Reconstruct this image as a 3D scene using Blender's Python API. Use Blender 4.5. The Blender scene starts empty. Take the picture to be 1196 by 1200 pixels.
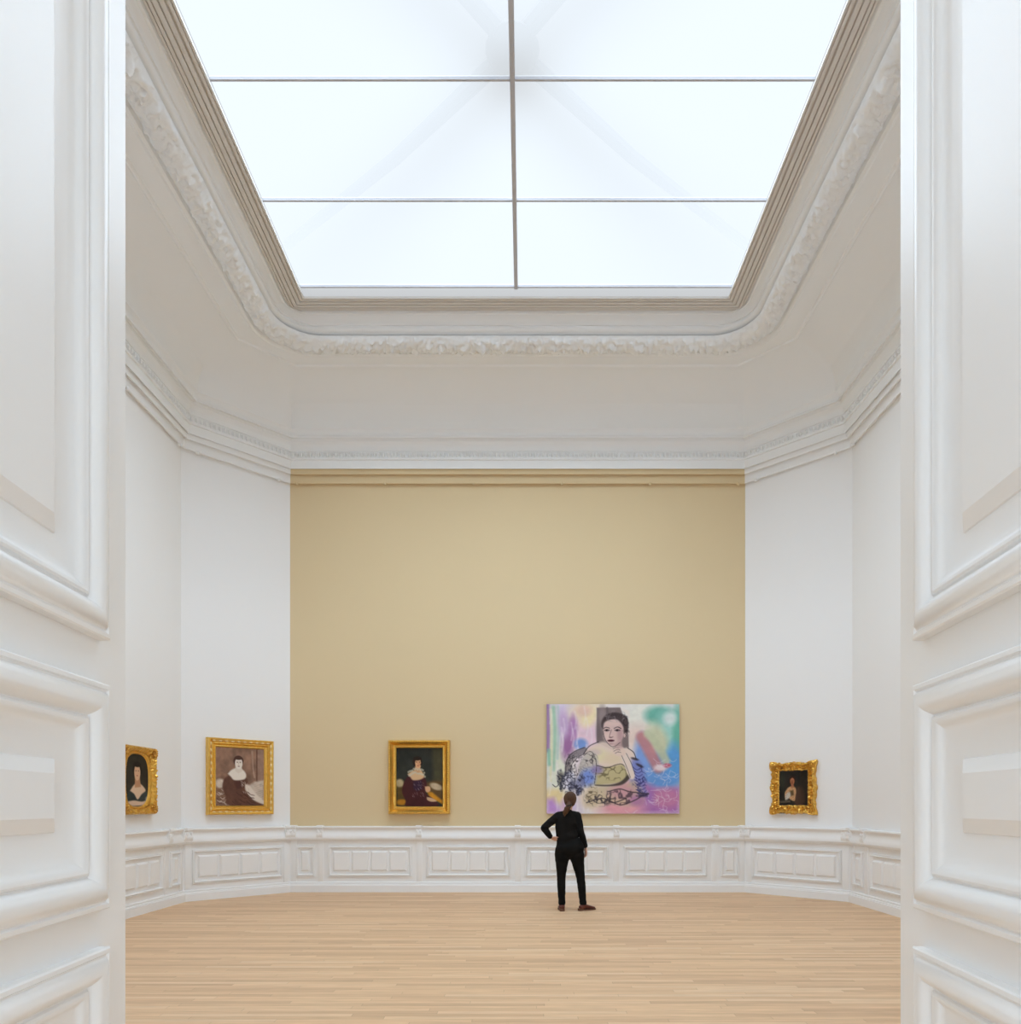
import bpy, bmesh, math, random
import numpy as np
from mathutils import Vector, Matrix, noise as mnoise

random.seed(7)
PI = math.pi
SC = bpy.context.scene
COL = SC.collection

# ------------------------------------------------------------------ helpers
def lin(c):
    return tuple(((x / 255) / 12.92 if x / 255 <= 0.04045 else ((x / 255 + 0.055) / 1.055) ** 2.4) for x in c)

def tag(o, label=None, cat=None, group=None, kind=None):
    if label: o['label'] = label
    if cat: o['category'] = cat
    if group: o['group'] = group
    if kind: o['kind'] = kind
    return o

def empty(name, loc, rz=0.0):
    o = bpy.data.objects.new(name, None)
    o.empty_display_size = 0.2
    o.location = loc
    o.rotation_euler = (0, 0, rz)
    COL.objects.link(o)
    return o

def smooth(me, angle=35):
    me.polygons.foreach_set('use_smooth', [True] * len(me.polygons))
    me.set_sharp_from_angle(angle=math.radians(angle))

def obj(name, bm, mat, parent=None, angle=35, loc=None, rz=0.0):
    me = bpy.data.meshes.new(name)
    bmesh.ops.recalc_face_normals(bm, faces=bm.faces)
    bm.to_mesh(me)
    bm.free()
    smooth(me, angle)
    me.materials.append(mat)
    o = bpy.data.objects.new(name, me)
    COL.objects.link(o)
    if parent: o.parent = parent
    if loc is not None: o.location = loc
    o.rotation_euler = (0, 0, rz)
    return o

def struct(name, bm, mat, parent=None, **k):
    o = obj(name, bm, mat, parent, **k)
    if parent is None: o['kind'] = 'structure'
    return o

def add_box(bm, x0, x1, y0, y1, z0, z1, bev=0.0):
    vs = [bm.verts.new((x, y, z)) for x in (x0, x1) for y in (y0, y1) for z in (z0, z1)]
    F = [(0, 1, 3, 2), (4, 6, 7, 5), (0, 4, 5, 1), (2, 3, 7, 6), (0, 2, 6, 4), (1, 5, 7, 3)]
    fs = [bm.faces.new([vs[i] for i in f]) for f in F]
    if bev:
        es = list({e for f in fs for e in f.edges})
        bmesh.ops.bevel(bm, geom=es, offset=bev, segments=2, profile=0.5, affect='EDGES')

def add_grid(bm, rows, closed_u=False, closed_v=False):
    """rows: list of lists of points; quads between neighbours"""
    V = [[bm.verts.new(p) for p in r] for r in rows]
    nr, nc = len(V), len(V[0])
    for a in range(nr if closed_u else nr - 1):
        b = (a + 1) % nr
        for c in range(nc if closed_v else nc - 1):
            d = (c + 1) % nc
            bm.faces.new((V[a][c], V[a][d], V[b][d], V[b][c]))
    return V

def add_ellipsoid(bm, c, r, nu=10, nv=6, rot=None):
    c = Vector(c)
    def P(th, ph):
        v = Vector((r[0] * math.sin(ph) * math.cos(th), r[1] * math.sin(ph) * math.sin(th), r[2] * math.cos(ph)))
        if rot is not None: v = rot @ v
        return c + v
    top = bm.verts.new(P(0, 0)); bot = bm.verts.new(P(0, PI))
    R = [[bm.verts.new(P(2 * PI * i / nu, PI * j / nv)) for i in range(nu)] for j in range(1, nv)]
    for i in range(nu):
        k = (i + 1) % nu
        bm.faces.new((top, R[0][i], R[0][k]))
        bm.faces.new((bot, R[-1][k], R[-1][i]))
        for j in range(len(R) - 1):
            bm.faces.new((R[j][i], R[j + 1][i], R[j + 1][k], R[j][k]))

def add_tube(bm, pts, radii, n=14, ref=(0, 1, 0), caps=True):
    """closed tube, radii float or (a, b); rounded ends"""
    pts = [Vector(p) for p in pts]
    radii = [r if isinstance(r, (tuple, list)) else (r, r) for r in radii]
    ref = Vector(ref)
    rings = []
    m = len(pts)
    for k in range(m):
        t = (pts[min(k + 1, m - 1)] - pts[max(k - 1, 0)]).normalized()
        rf = ref if abs(t.dot(ref)) < 0.95 else Vector((1, 0, 0))
        a = t.cross(rf).normalized(); b = a.cross(t).normalized()
        rings.append((pts[k], a, b, t, radii[k]))
    full = []
    if caps:
        p, a, b, t, r = rings[0]; q = min(r)
        for s in (0.25, 0.65, 0.92):
            w = math.sqrt(1 - (1 - s) ** 2)
            full.append((p - t * q * (1 - s) * 0.9, a, b, (r[0] * w, r[1] * w)))
    for p, a, b, t, r in rings: full.append((p, a, b, r))
    if caps:
        p, a, b, t, r = rings[-1]; q = min(r)
        for s in (0.92, 0.65, 0.25):
            w = math.sqrt(1 - (1 - s) ** 2)
            full.append((p + t * q * (1 - s) * 0.9, a, b, (r[0] * w, r[1] * w)))
    V = add_grid(bm, [[p + a * r[0] * math.cos(2 * PI * i / n) + b * r[1] * math.sin(2 * PI * i / n) for i in range(n)] for p, a, b, r in full], closed_v=True)
    bm.faces.new(V[0]); bm.faces.new(V[-1])

def catmull(pts, n=6):
    P = [Vector(p) for p in pts]
    P = [2 * P[0] - P[1]] + P + [2 * P[-1] - P[-2]]
    out = []
    for i in range(1, len(P) - 2):
        for k in range(n):
            t = k / n
            a, b, c, d = P[i - 1], P[i], P[i + 1], P[i + 2]
            out.append(0.5 * ((2 * b) + (c - a) * t + (2 * a - 5 * b + 4 * c - d) * t * t + (3 * b - a - 3 * c + d) * t ** 3))
    out.append(P[-2])
    return out

def limb(bm, pts, radii, n=16, sub=5, ref=(0, 1, 0)):
    p = catmull(pts, sub)
    rr = [r if isinstance(r, (tuple, list)) else (r, r) for r in radii]
    r = catmull([(a, b, 0) for a, b in rr], sub)
    add_tube(bm, p, [(max(v.x, .002), max(v.y, .002)) for v in r], n, ref)

def remeshed(name, bm, mat, parent, voxel, iters=4, disp=None):
    """union of closed shapes -> one continuous skin"""
    me = bpy.data.meshes.new(name + '_raw')
    bmesh.ops.recalc_face_normals(bm, faces=bm.faces)
    bm.to_mesh(me); bm.free()
    tmp = bpy.data.objects.new(name + '_raw', me)
    COL.objects.link(tmp)
    m = tmp.modifiers.new('r', 'REMESH'); m.mode = 'VOXEL'; m.voxel_size = voxel; m.use_smooth_shade = True
    s = tmp.modifiers.new('s', 'SMOOTH'); s.iterations = iters; s.factor = 0.5
    dg = bpy.context.evaluated_depsgraph_get()
    out = bpy.data.meshes.new_from_object(tmp.evaluated_get(dg), depsgraph=dg)
    out.name = name
    bpy.data.objects.remove(tmp); bpy.data.meshes.remove(me)
    if disp:
        for v in out.vertices: v.co = disp(v.co, v.normal)
    out.polygons.foreach_set('use_smooth', [True] * len(out.polygons))
    out.materials.clear(); out.materials.append(mat)
    o = bpy.data.objects.new(name, out)
    COL.objects.link(o)
    o.parent = parent
    return o

# ------------------------------------------------------------------ materials
def mat(name, col, rough=0.5, metal=0.0, spec=0.4, bump=0.0, scale=40.0, var=0.0, vscale=8.0):
    m = bpy.data.materials.new(name); m.use_nodes = True
    nt = m.node_tree; b = nt.nodes['Principled BSDF']
    b.inputs['Base Color'].default_value = (*col, 1)
    b.inputs['Roughness'].default_value = rough
    b.inputs['Metallic'].default_value = metal
    b.inputs['Specular IOR Level'].default_value = spec
    if bump or var:
        tc = nt.nodes.new('ShaderNodeTexCoord')
    if bump:
        n = nt.nodes.new('ShaderNodeTexNoise'); n.inputs['Scale'].default_value = scale; n.inputs['Detail'].default_value = 4
        nt.links.new(tc.outputs['Object'], n.inputs['Vector'])
        bp = nt.nodes.new('ShaderNodeBump'); bp.inputs['Strength'].default_value = bump; bp.inputs['Distance'].default_value = 0.01
        nt.links.new(n.outputs['Fac'], bp.inputs['Height']); nt.links.new(bp.outputs['Normal'], b.inputs['Normal'])
    if var:
        n = nt.nodes.new('ShaderNodeTexNoise'); n.inputs['Scale'].default_value = vscale; n.inputs['Detail'].default_value = 5
        nt.links.new(tc.outputs['Object'], n.inputs['Vector'])
        r = nt.nodes.new('ShaderNodeMapRange'); r.inputs['To Min'].default_value = 1 - var; r.inputs['To Max'].default_value = 1 + var
        nt.links.new(n.outputs['Fac'], r.inputs['Value'])
        mx = nt.nodes.new('ShaderNodeVectorMath'); mx.operation = 'SCALE'
        mx.inputs[0].default_value = col
        nt.links.new(r.outputs['Result'], mx.inputs['Scale'])
        nt.links.new(mx.outputs['Vector'], b.inputs['Base Color'])
    return m

WHITE = mat('white_wall_paint', (.85, .855, .86), .75, spec=.2)
PLASTER = mat('white_plaster', (.845, .86, .868), .7, spec=.2)
JOINERY = mat('white_satin_joinery', (.855, .86, .86), .38, spec=.4)
BEIGE = mat('beige_wall_paint', (.70, .565, .350), .75, spec=.2, var=.02, vscale=.6)
FRAMEMET = mat('bronze_grey_aluminium', (.68, .65, .61), .5, .0)
TIE = mat('dark_roof_steel', (.03, .03, .03), .8, spec=0)
GREYMET = mat('grey_bar_metal', (.50, .50, .53), .5, .0)
FLASH = mat('pale_aluminium', (.80, .86, .92), .35, .3)
RAIL = mat('rail_bronze', (.20, .165, .12), .5, .4)
RAILGREY = mat('rail_grey_paint', (.30, .29, .28), .5, .2)
GOLD = mat('gilding', (.74, .43, .085), .30, .85, bump=.3, scale=70, var=.35, vscale=25)
GOLD2 = mat('bright_gilding', (.82, .52, .12), .28, .85, bump=.12, scale=60, var=.2, vscale=25)
GOLD3 = mat('warm_gilding', (.62, .34, .07), .4, .7, bump=.4, scale=90, var=.35, vscale=30)
BEAD = mat('pale_gilding', (.95, .78, .42), .35, .5)
BACKING = mat('dark_wood_backing', (.10, .06, .035), .7)
SKIN = mat('skin', (.62, .36, .26), .5, var=.05, vscale=20)
BLOUSE = mat('black_blouse_fabric', (.009, .008, .0075), .85, spec=.12, bump=.3, scale=220)
SLEEVE = mat('sheer_black_sleeve', (.026, .019, .021), .7, spec=.3, bump=.2, scale=220)
TROUSER = mat('black_trouser_fabric', (.007, .0065, .006), .85, spec=.12, bump=.2, scale=260)
HAIR = mat('brown_hair', (.070, .030, .012), .5, spec=.3, bump=.0, var=.35, vscale=35)
LEATHER = mat('brown_boot_leather', (.105, .024, .013), .45, spec=.35, var=.2, vscale=25)
SOLE = mat('boot_sole', (.13, .06, .035), .7)
EYE = mat('eye_white', (.8, .8, .78), .2)
LIP = mat('lips', (.5, .16, .14), .4)
BUTTON = mat('pearl_button', (.03, .03, .03), .2)

def floor_mat():
    m = bpy.data.materials.new('oak_strip_floor'); m.use_nodes = True
    nt = m.node_tree; N = nt.nodes; L = nt.links
    b = N['Principled BSDF']
    tc = N.new('ShaderNodeTexCoord'); sep = N.new('ShaderNodeSeparateXYZ')
    L.new(tc.outputs['Object'], sep.inputs[0])
    def math_(op, a, c=None):
        n = N.new('ShaderNodeMath'); n.operation = op
        for k, v in enumerate((a, c)):
            if v is None: continue
            if isinstance(v, (int, float)): n.inputs[k].default_value = v
            else: L.new(v, n.inputs[k])
        return n.outputs[0]
    row = math_('DIVIDE', sep.outputs['Y'], 0.066)
    ri = math_('FLOOR', row); rf = math_('FRACT', row)
    w1 = N.new('ShaderNodeTexWhiteNoise'); w1.noise_dimensions = '1D'; L.new(ri, w1.inputs['W'])
    xs = math_('ADD', math_('DIVIDE', sep.outputs['X'], 1.35), math_('MULTIPLY', w1.outputs['Value'], 9.0))
    ci = math_('FLOOR', xs); cf = math_('FRACT', xs)
    cmb = N.new('ShaderNodeCombineXYZ'); L.new(ci, cmb.inputs[0]); L.new(ri, cmb.inputs[1])
    w2 = N.new('ShaderNodeTexWhiteNoise'); w2.noise_dimensions = '2D'; L.new(cmb.outputs[0], w2.inputs['Vector'])
    ramp = N.new('ShaderNodeValToRGB'); cr = ramp.color_ramp
    cols = [(0, (.62, .405, .245)), (.25, (.68, .452, .272)), (.5, (.72, .486, .296)), (.75, (.755, .515, .312)), (1, (.77, .552, .358))]
    cr.elements[0].position = 0; cr.elements[0].color = (*cols[0][1], 1)
    cr.elements[1].position = 1; cr.elements[1].color = (*cols[-1][1], 1)
    for p, c in cols[1:-1]:
        e = cr.elements.new(p); e.color = (*c, 1)
    L.new(w2.outputs['Value'], ramp.inputs[0])
    # grain stretched along the boards
    mp = N.new('ShaderNodeMapping'); mp.inputs['Scale'].default_value = (2.2, 42, 1)
    L.new(tc.outputs['Object'], mp.inputs['Vector'])
    add = N.new('ShaderNodeVectorMath'); add.operation = 'ADD'
    L.new(mp.outputs[0], add.inputs[0]); L.new(w2.outputs['Color'], add.inputs[1])
    g = N.new('ShaderNodeTexNoise'); g.inputs['Scale'].default_value = 1.6; g.inputs['Detail'].default_value = 6
    L.new(add.outputs[0], g.inputs['Vector'])
    gr = N.new('ShaderNodeMapRange'); gr.inputs['From Min'].default_value = .3; gr.inputs['From Max'].default_value = .7
    gr.inputs['To Min'].default_value = .88; gr.inputs['To Max'].default_value = 1.10
    L.new(g.outputs['Fac'], gr.inputs['Value'])
    # seams
    s1 = math_('MINIMUM', rf, math_('SUBTRACT', 1.0, rf))
    s2 = math_('MULTIPLY', math_('MINIMUM', cf, math_('SUBTRACT', 1.0, cf)), 1.35 / .072)
    sm = N.new('ShaderNodeMapRange'); L.new(math_('MINIMUM', s1, s2), sm.inputs['Value'])
    sm.inputs['From Max'].default_value = .05; sm.inputs['To Min'].default_value = .70; sm.inputs['To Max'].default_value = 1
    k = math_('MULTIPLY', gr.outputs[0], sm.outputs[0])
    sc = N.new('ShaderNodeVectorMath'); sc.operation = 'SCALE'
    L.new(ramp.outputs[0], sc.inputs[0]); L.new(k, sc.inputs['Scale'])
    L.new(sc.outputs[0], b.inputs['Base Color'])
    b.inputs['Roughness'].default_value = .55
    b.inputs['Specular IOR Level'].default_value = .3
    bp = N.new('ShaderNodeBump'); bp.inputs['Strength'].default_value = .15; bp.inputs['Distance'].default_value = .003
    L.new(k, bp.inputs['Height']); L.new(bp.outputs[0], b.inputs['Normal'])
    return m

GLASS_E, GLASS_T, GLASS_C = 0.62, 0.016, 0.12
def glass_mat():
    m = bpy.data.materials.new('opal_lit_glass'); m.use_nodes = True
    nt = m.node_tree; N = nt.nodes; L = nt.links
    N.remove(N['Principled BSDF'])
    out = N['Material Output']
    e = N.new('ShaderNodeEmission'); e.inputs['Color'].default_value = (.945, .975, 1, 1); e.inputs['Strength'].default_value = GLASS_E
    t = N.new('ShaderNodeBsdfTranslucent'); t.inputs['Color'].default_value = (GLASS_T * .97, GLASS_T * .985, GLASS_T, 1)
    a = N.new('ShaderNodeAddShader')
    c = N.new('ShaderNodeBsdfTransparent'); c.inputs['Color'].default_value = (GLASS_C, GLASS_C, GLASS_C, 1)
    a2 = N.new('ShaderNodeAddShader')
    L.new(e.outputs[0], a.inputs[0]); L.new(t.outputs[0], a.inputs[1]); L.new(a.outputs[0], a2.inputs[0]); L.new(c.outputs[0], a2.inputs[1])
    L.new(a2.outputs[0], out.inputs['Surface'])
    return m
OAK = floor_mat(); OPAL = glass_mat()

def paint_mat():
    m = bpy.data.materials.new('oil_paint'); m.use_nodes = True
    nt = m.node_tree; b = nt.nodes['Principled BSDF']
    a = nt.nodes.new('ShaderNodeAttribute'); a.attribute_name = 'paint'
    nt.links.new(a.outputs['Color'], b.inputs['Base Color'])
    b.inputs['Roughness'].default_value = .6; b.inputs['Specular IOR Level'].default_value = .2
    return m
PAINT = paint_mat()

# ------------------------------------------------------------------ the octagonal gallery
CY = 7.19            # centre of the room
R = 5.11             # half width
CH = 1.253           # chamfer
TAN = math.tan(math.radians(22.5))
LS = 2 * (R - CH); LC = CH * math.sqrt(2)
q = (R - CH / 2)
WALLS = {'back': ((0, CY + R), 0, LS), 'right': ((R, CY), -90, LS), 'left': ((-R, CY), 90, LS),
         'back_left': ((-q, CY + q), 45, LC), 'back_right': ((q, CY + q), -45, LC),
         'front': ((0, CY - R), 180, LS), 'front_left': ((-q, CY - q), 135, LC), 'front_right': ((q, CY - q), -135, LC)}
# local wall frame: x to the right as seen from the room, -y into the room
WTOP = 7.16

def wall_pose(side):
    (x, y), a, l = WALLS[side]
    return (x, y, 0), math.radians(a), l

for side in WALLS:
    loc, rz, l = wall_pose(side)
    bm = bmesh.new()
    t = .25; h = l / 2
    def prism(x0, x1, z0, z1, e0=0.0, e1=0.0):
        P = [(x0, 0), (x1, 0), (x1 + e1, t), (x0 - e0, t)]
        lo = [bm.verts.new((x, y, z0)) for x, y in P]; hi = [bm.verts.new((x, y, z1)) for x, y in P]
        bm.faces.new(lo); bm.faces.new(hi)
        for k in range(4):
            j = (k + 1) % 4
            bm.faces.new((lo[k], lo[j], hi[j], hi[k]))
    if side == 'front':          # doorway; local x runs the other way round
        prism(-h, -1.215, 0, WTOP, TAN * t, 0); prism(1.035, h, 0, WTOP, 0, TAN * t)
        prism(-1.215, 1.035, 4.25, WTOP)
    else:
        prism(-h, h, 0, WTOP, TAN * t, TAN * t)
    struct('wall_' + side, bm, BEIGE if side == 'back' else WHITE, loc=loc, rz=rz)

bm = bmesh.new()
add_box(bm, -5.6, 5.6, -4.0, CY + R + .3, -.1, 0)
struct('floor', bm, OAK)

def extrude_profile(bm, prof, l):
    h = l / 2
    add_grid(bm, [[(-(h - TAN * i), -i, z), (h - TAN * i, -i, z)] for i, z in prof])

def contour(h, c, arc, n=12, m=1):
    """loop round the room: half width h, corner cut c; arc 0 = straight chamfer, 1 = quarter circle"""
    pts = []
    cs = [(-1, 1), (1, 1), (1, -1), (-1, -1)]
    loops = []
    for k, (sx, sy) in enumerate(cs):
        a = Vector((sx * h, sy * (h - c))); b = Vector((sx * (h - c), sy * h))
        ctr = Vector((sx * (h - c), sy * (h - c)))
        if k % 2: a, b = b, a
        seg = []
        for j in range(n + 1):
            t = j / n
            s = a.lerp(b, t)
            th = t * PI / 2
            r = ctr + (a - ctr) * math.cos(th) + (b - ctr) * math.sin(th)
            p = s.lerp(r, arc)
            seg.append(p)
        loops.append(seg)
    for k in range(4):
        pts += loops[k]
        nx = loops[(k + 1) % 4][0]; la = loops[k][-1]
        for j in range(1, m): pts.append(la.lerp(nx, j / m))
    return [(p.x, p.y + CY) for p in pts]

def oct_c(i): return CH - 2 * (1 - 1 / math.sqrt(2)) * i * 1.0

def sweep(bm, prof, n=12, m=1):
    """prof: (inset, z, corner cut or None, arc)"""
    rows = []
    for p in prof:
        i, z = p[0], p[1]
        c = p[2] if len(p) > 2 and p[2] is not None else oct_c(i)
        arc = p[3] if len(p) > 3 else 0
        rows.append([(x, y, z) for x, y in contour(R - i, c, arc, n, m)])
    return add_grid(bm, rows, closed_v=True)

# cornice
prof = [(0, 7.16), (.105, 7.145), (.136, 7.106), (.146, 7.108), (.146, 7.245), (.17, 7.25), (.172, 7.275), (.155, 7.28), (.152, 7.39),
        (.165, 7.395), (.168, 7.42), (.158, 7.425), (.165, 7.46), (.185, 7.50), (.215, 7.53), (.222, 7.575), (.235, 7.58), (.280, 7.550), (.29, 7.555), (.29, 7.578), (.26, 7.60)]
bm = bmesh.new(); sweep(bm, prof, n=1)
cornice = struct('trim_1', bm, PLASTER)
# egg pattern of the cornice band
bm = bmesh.new()
for side in ('back', 'back_left', 'back_right', 'left', 'right'):
    (cx, cy), a, l = WALLS[side]
    a = math.radians(a); u = Vector((math.cos(a), math.sin(a), 0)); nn = Vector((math.sin(a), -math.cos(a), 0))
    h = l / 2 - TAN * .155
    n_ = int(round(2 * h / .072))
    rot = Matrix.Rotation(a, 3, 'Z')
    for k in range(n_):
        s = -h + (k + .5) * 2 * h / n_
        if side in ('left', 'right') and (cy + u.y * s) < 6.5: continue
        p = Vector((cx, cy, 7.335)) + u * s + nn * .155
        add_ellipsoid(bm, p, (.024, .034, .042), 8, 5, rot)
        add_ellipsoid(bm, p + u * (h / n_), (.007, .016, .045), 6, 4, rot)
obj('egg_moulding', bm, PLASTER, cornice)

# cove, soffit and the mouldings round the laylight
prof = [(.26, 7.60), (.265, 7.63), (.285, 7.665), (.31, 7.69), (.315, 7.73)]
for k in range(1, 19):
    t = k / 18 * PI / 2
    prof.append((.975 - .66 * math.cos(t), 7.73 + .595 * math.sin(t)))
prof += [(.985, 8.295), (1.01, 8.278), (1.035, 8.282), (1.05, 8.305)]
prof += [(1.1, 8.30, .63, .0), (1.2, 8.30, .64, .3), (1.285, 8.305, .66, .7), (1.30, 8.27, .68, .8), (1.335, 8.252, .69, .9), (1.37, 8.268, .70, 1), (1.385, 8.31, .71, 1),
         (1.42, 8.31, .72, 1), (1.70, 8.345, .58, 1), (1.672, 8.36, .58, 1), (1.672, 8.372, .58, 1), (1.70, 8.375, .56, 1), (1.722, 8.385, .54, 1), (1.738, 8.405, .52, 1),
         (1.742, 8.43, .50, 1), (1.735, 8.45, .5, 1), (1.755, 8.455, .48, 1), (1.762, 8.49, .46, 1), (1.78, 8.525, .42, 1), (1.805, 8.545, .36, 1), (1.812, 8.56, .34, 1),
         (1.84, 8.565, .27, 1), (1.85, 8.60, .22, 1), (1.88, 8.605, .10, 1), (1.88, 8.66, .05, 1)]
bm = bmesh.new(); sweep(bm, prof, n=16)
struct('ceiling', bm, PLASTER)

# carved leaf garland (torus) round the laylight
rows = []
m_ = 330
for k in range(21):
    t = k / 20
    ang = PI * (1 - t)
    i = 1.556 + .148 * math.cos(ang) ; z = 8.318 - .125 * math.sin(ang) + .015 * t
    c = .72 - .5 * (i - 1.42)
    rows.append([(x, y, z) for x, y in contour(R - i, c, 1, 40, m_)])
npt = len(rows[0]); out = []
for k, r in enumerate(rows):
    t = k / 20
    nr = []
    for j, p in enumerate(r):
        v = Vector(p)
        amp = .060 * math.sin(PI * min(1, max(0, t))) ** .5
        a = mnoise.noise(v * 9.0); b = mnoise.noise(v * 19.0 + Vector((5, 1, 2))); c_ = mnoise.noise(v * 36.0)
        d = (abs(a) * 1.5 - .5) + .9 * abs(b) + .35 * c_
        ctr = Vector((0, CY, 8.2)); outw = Vector((v.x - ctr.x, v.y - ctr.y, 0)).normalized()
        nrm = outw * (math.cos(PI * t)) * .8 + Vector((0, 0, -1)) * math.sin(PI * t)
        nr.append(v + nrm * d * amp)
    out.append(nr)
bm = bmesh.new(); add_grid(bm, out, closed_v=True)
struct('trim_2', bm, PLASTER, angle=60)

# ------------------------------------------------------------------ laylight
GZ = 8.69
GX, GY = 3.0, 2.89
win = empty('window_1', (0, CY, GZ)); win['kind'] = 'structure'
def ring(bm, loops):
    """loops: (half x, half y, z)"""
    add_grid(bm, [[(-a, -b, z), (a, -b, z), (a, b, z), (-a, b, z)] for a, b, z in loops], closed_v=True)
bm = bmesh.new()
steps = [(1.86, 8.60), (1.86, 8.585), (1.885, 8.583), (1.885, 8.60), (1.895, 8.60), (1.895, 8.583), (1.925, 8.582), (1.93, 8.60), (1.94, 8.60), (1.945, 8.575),
         (1.99, 8.573), (1.992, 8.595), (2.005, 8.595), (2.007, 8.573), (2.05, 8.571), (2.055, 8.60), (2.07, 8.60), (2.075, 8.575), (2.105, 8.573), (2.108, 8.588), (2.115, 8.588), (2.118, 8.572), (2.137, 8.572), (2.137, 8.60)]
ring(bm, [(R - i, R - i, z - GZ) for i, z in steps])
fr = obj('frame', bm, FRAMEMET, win)
bm = bmesh.new()
ring(bm, [(R - 2.137, R - 2.137, 8.60 - GZ), (R - 2.125, R - 2.150, 8.63 - GZ), (R - 2.125, R - 2.160, 8.632 - GZ), (GX + .01, GY + .005, -.004)])
obj('glass_upstand', bm, OPAL, win)
bm = bmesh.new(); add_box(bm, -.026, .026, -GY, GY, -.055, .01, .004)
obj('glazing_bar', bm, GREYMET, win)
for k in (-2, -1, 0, 1, 2):
    y = k * 1.441
    bm = bmesh.new(); w = .011
    add_box(bm, -GX, -.026, y - w, y + w, -.03, .01); add_box(bm, .026, GX, y - w, y + w, -.03, .01)
    obj('cross_bar', bm, GREYMET, win)
for sx in (-1, 1):
    for k in range(4):
        y0 = -2.882 + k * 1.441
        bm = bmesh.new()
        xs = sorted((sx * .02, sx * (GX + .03)))
        V = [bm.verts.new((x, y, 0)) for x, y in ((xs[0], y0), (xs[1], y0), (xs[1], y0 + 1.441), (xs[0], y0 + 1.441))]
        bm.faces.new(V)
        obj('glass_pane', bm, OPAL, win)
# steel hips of the glazed roof above the laylight
bm = bmesh.new()
for sx in (-1, 1):
    for sy in (-1, 1):
        add_tube(bm, [(0, 0, .30), (sx * 1.4, sy * 1.4, .46), (sx * 3.3, sy * 3.3, .9)], [.085, .075, .07], 8)
add_ellipsoid(bm, (0, 0, .27), (.27, .27, .09), 20, 8)
obj('roof_tie', bm, TIE, win)
# upstand closing the gap round the glass
bm = bmesh.new()
ring(bm, [(R - 1.88, R - 1.88, 8.60 - GZ), (R - 1.88, R - 1.88, .0), (GX - .0, GY - .0, .002)])
obj('upstand', bm, FLASH, win)

# ------------------------------------------------------------------ wainscot, baseboards, picture rails
CAP = [(0, 1.115), (.085, 1.115), (.098, 1.108), (.10, 1.092), (.088, 1.086), (.082, 1.07), (.07, 1.055), (.066, 1.03), (.072, 1.00), (.088, .965),
       (.098, .93), (.096, .905), (.085, .895), (.083, .885), (.06, .880), (.045, .868), (.03, .86), (.03, .172)]
BASE = [(.03, .172), (.05, .17), (.056, .155), (.052, .14), (.066, .135), (.07, .125), (.068, .118), (.08, .112), (.082, 0)]
BOL = [(0, 0), (0, .024), (.006, .027), (.012, .018), (.02, .032), (.028, .034), (.036, .026), (.042, .002), (.047, .0), (.052, .004), (.056, .0)]

def rect_mould(bm, x0, x1, z0, z1, prof, y0):
    add_grid(bm, [[(x0 + s, y0 - n, z0 + s), (x1 - s, y0 - n, z0 + s), (x1 - s, y0 - n, z1 - s), (x0 + s, y0 - n, z1 - s)] for s, n in prof], closed_v=True)

def fielded(bm, x0, x1, z0, z1, y0, bev=.022, d=.016):
    rows = [[(x0 + s, y0 - n, z0 + s * b), (x1 - s, y0 - n, z0 + s * b), (x1 - s, y0 - n, z1 - s), (x0 + s, y0 - n, z1 - s)] for s, n, b in ((0, 0, 1), (bev, d, 1), (bev + .002, d, 1))]
    V = add_grid(bm, rows, closed_v=True)
    bm.faces.new(V[-1])

def wains_panel(bm, c, w, subs):
    x0, x1 = c - w / 2, c + w / 2
    z0, z1 = .262, .782
    rect_mould(bm, x0, x1, z0, z1, BOL, -.03)
    g = .082; x0 += g; x1 -= g
    sw = (x1 - x0 + .02) / subs
    for k in range(subs):
        fielded(bm, x0 + k * sw, x0 + (k + 1) * sw - .02, .352, .695, -.03, min(.026, sw * .2), .030)

def bracket(bm, c):
    p = [(.0, 1.128), (.118, 1.128), (.125, 1.115), (.122, 1.085), (.105, 1.075), (.10, 1.05), (.108, 1.02), (.118, .985), (.115, .955), (.10, .93), (.085, .90), (0.05, .885), (0, .88)]
    V = add_grid(bm, [[(c - .05, -i, z), (c + .05, -i, z)] for i, z in p])
    bm.faces.new([v[0] for v in V]); bm.faces.new([v[1] for v in V][::-1])
    for s in (-.028, .028):
        add_ellipsoid(bm, (c + s, -.105, 1.03), (.016, .02, .03), 8, 5)
    # narrow pilaster strip below
    add_box(bm, c - .048, c + .048, -.038, -.02, .172, .88, .003)

tn = 3
for side in ('back', 'back_left', 'back_right', 'left', 'right'):
    loc, rz, l = wall_pose(side)
    bm = bmesh.new(); extrude_profile(bm, CAP, l)
    w = struct('trim_%d' % tn, bm, JOINERY, loc=loc, rz=rz); tn += 1
    bm = bmesh.new(); extrude_profile(bm, BASE, l)
    struct('baseboard_' + side, bm, JOINERY, loc=loc, rz=rz)
    if l > 4:
        panels = [(-3.585, .315, 1), (3.585, .315, 1)] + [(c, 1.41, 4) for c in (-2.495, -.832, .832, 2.495)]
        brs = [-3.33, -1.663, 0, 1.663, 3.33, -3.78, 3.78]
    else:
        panels = [(0, 1.47, 4)]; brs = [-l / 2 + .085, l / 2 - .085]
    for c, pw, sub in panels:
        bm = bmesh.new(); wains_panel(bm, c, pw, sub)
        obj('panel', bm, JOINERY, w)
    for c in brs:
        bm = bmesh.new(); bracket(bm, c)
        obj('scroll_bracket', bm, JOINERY, w)

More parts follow.
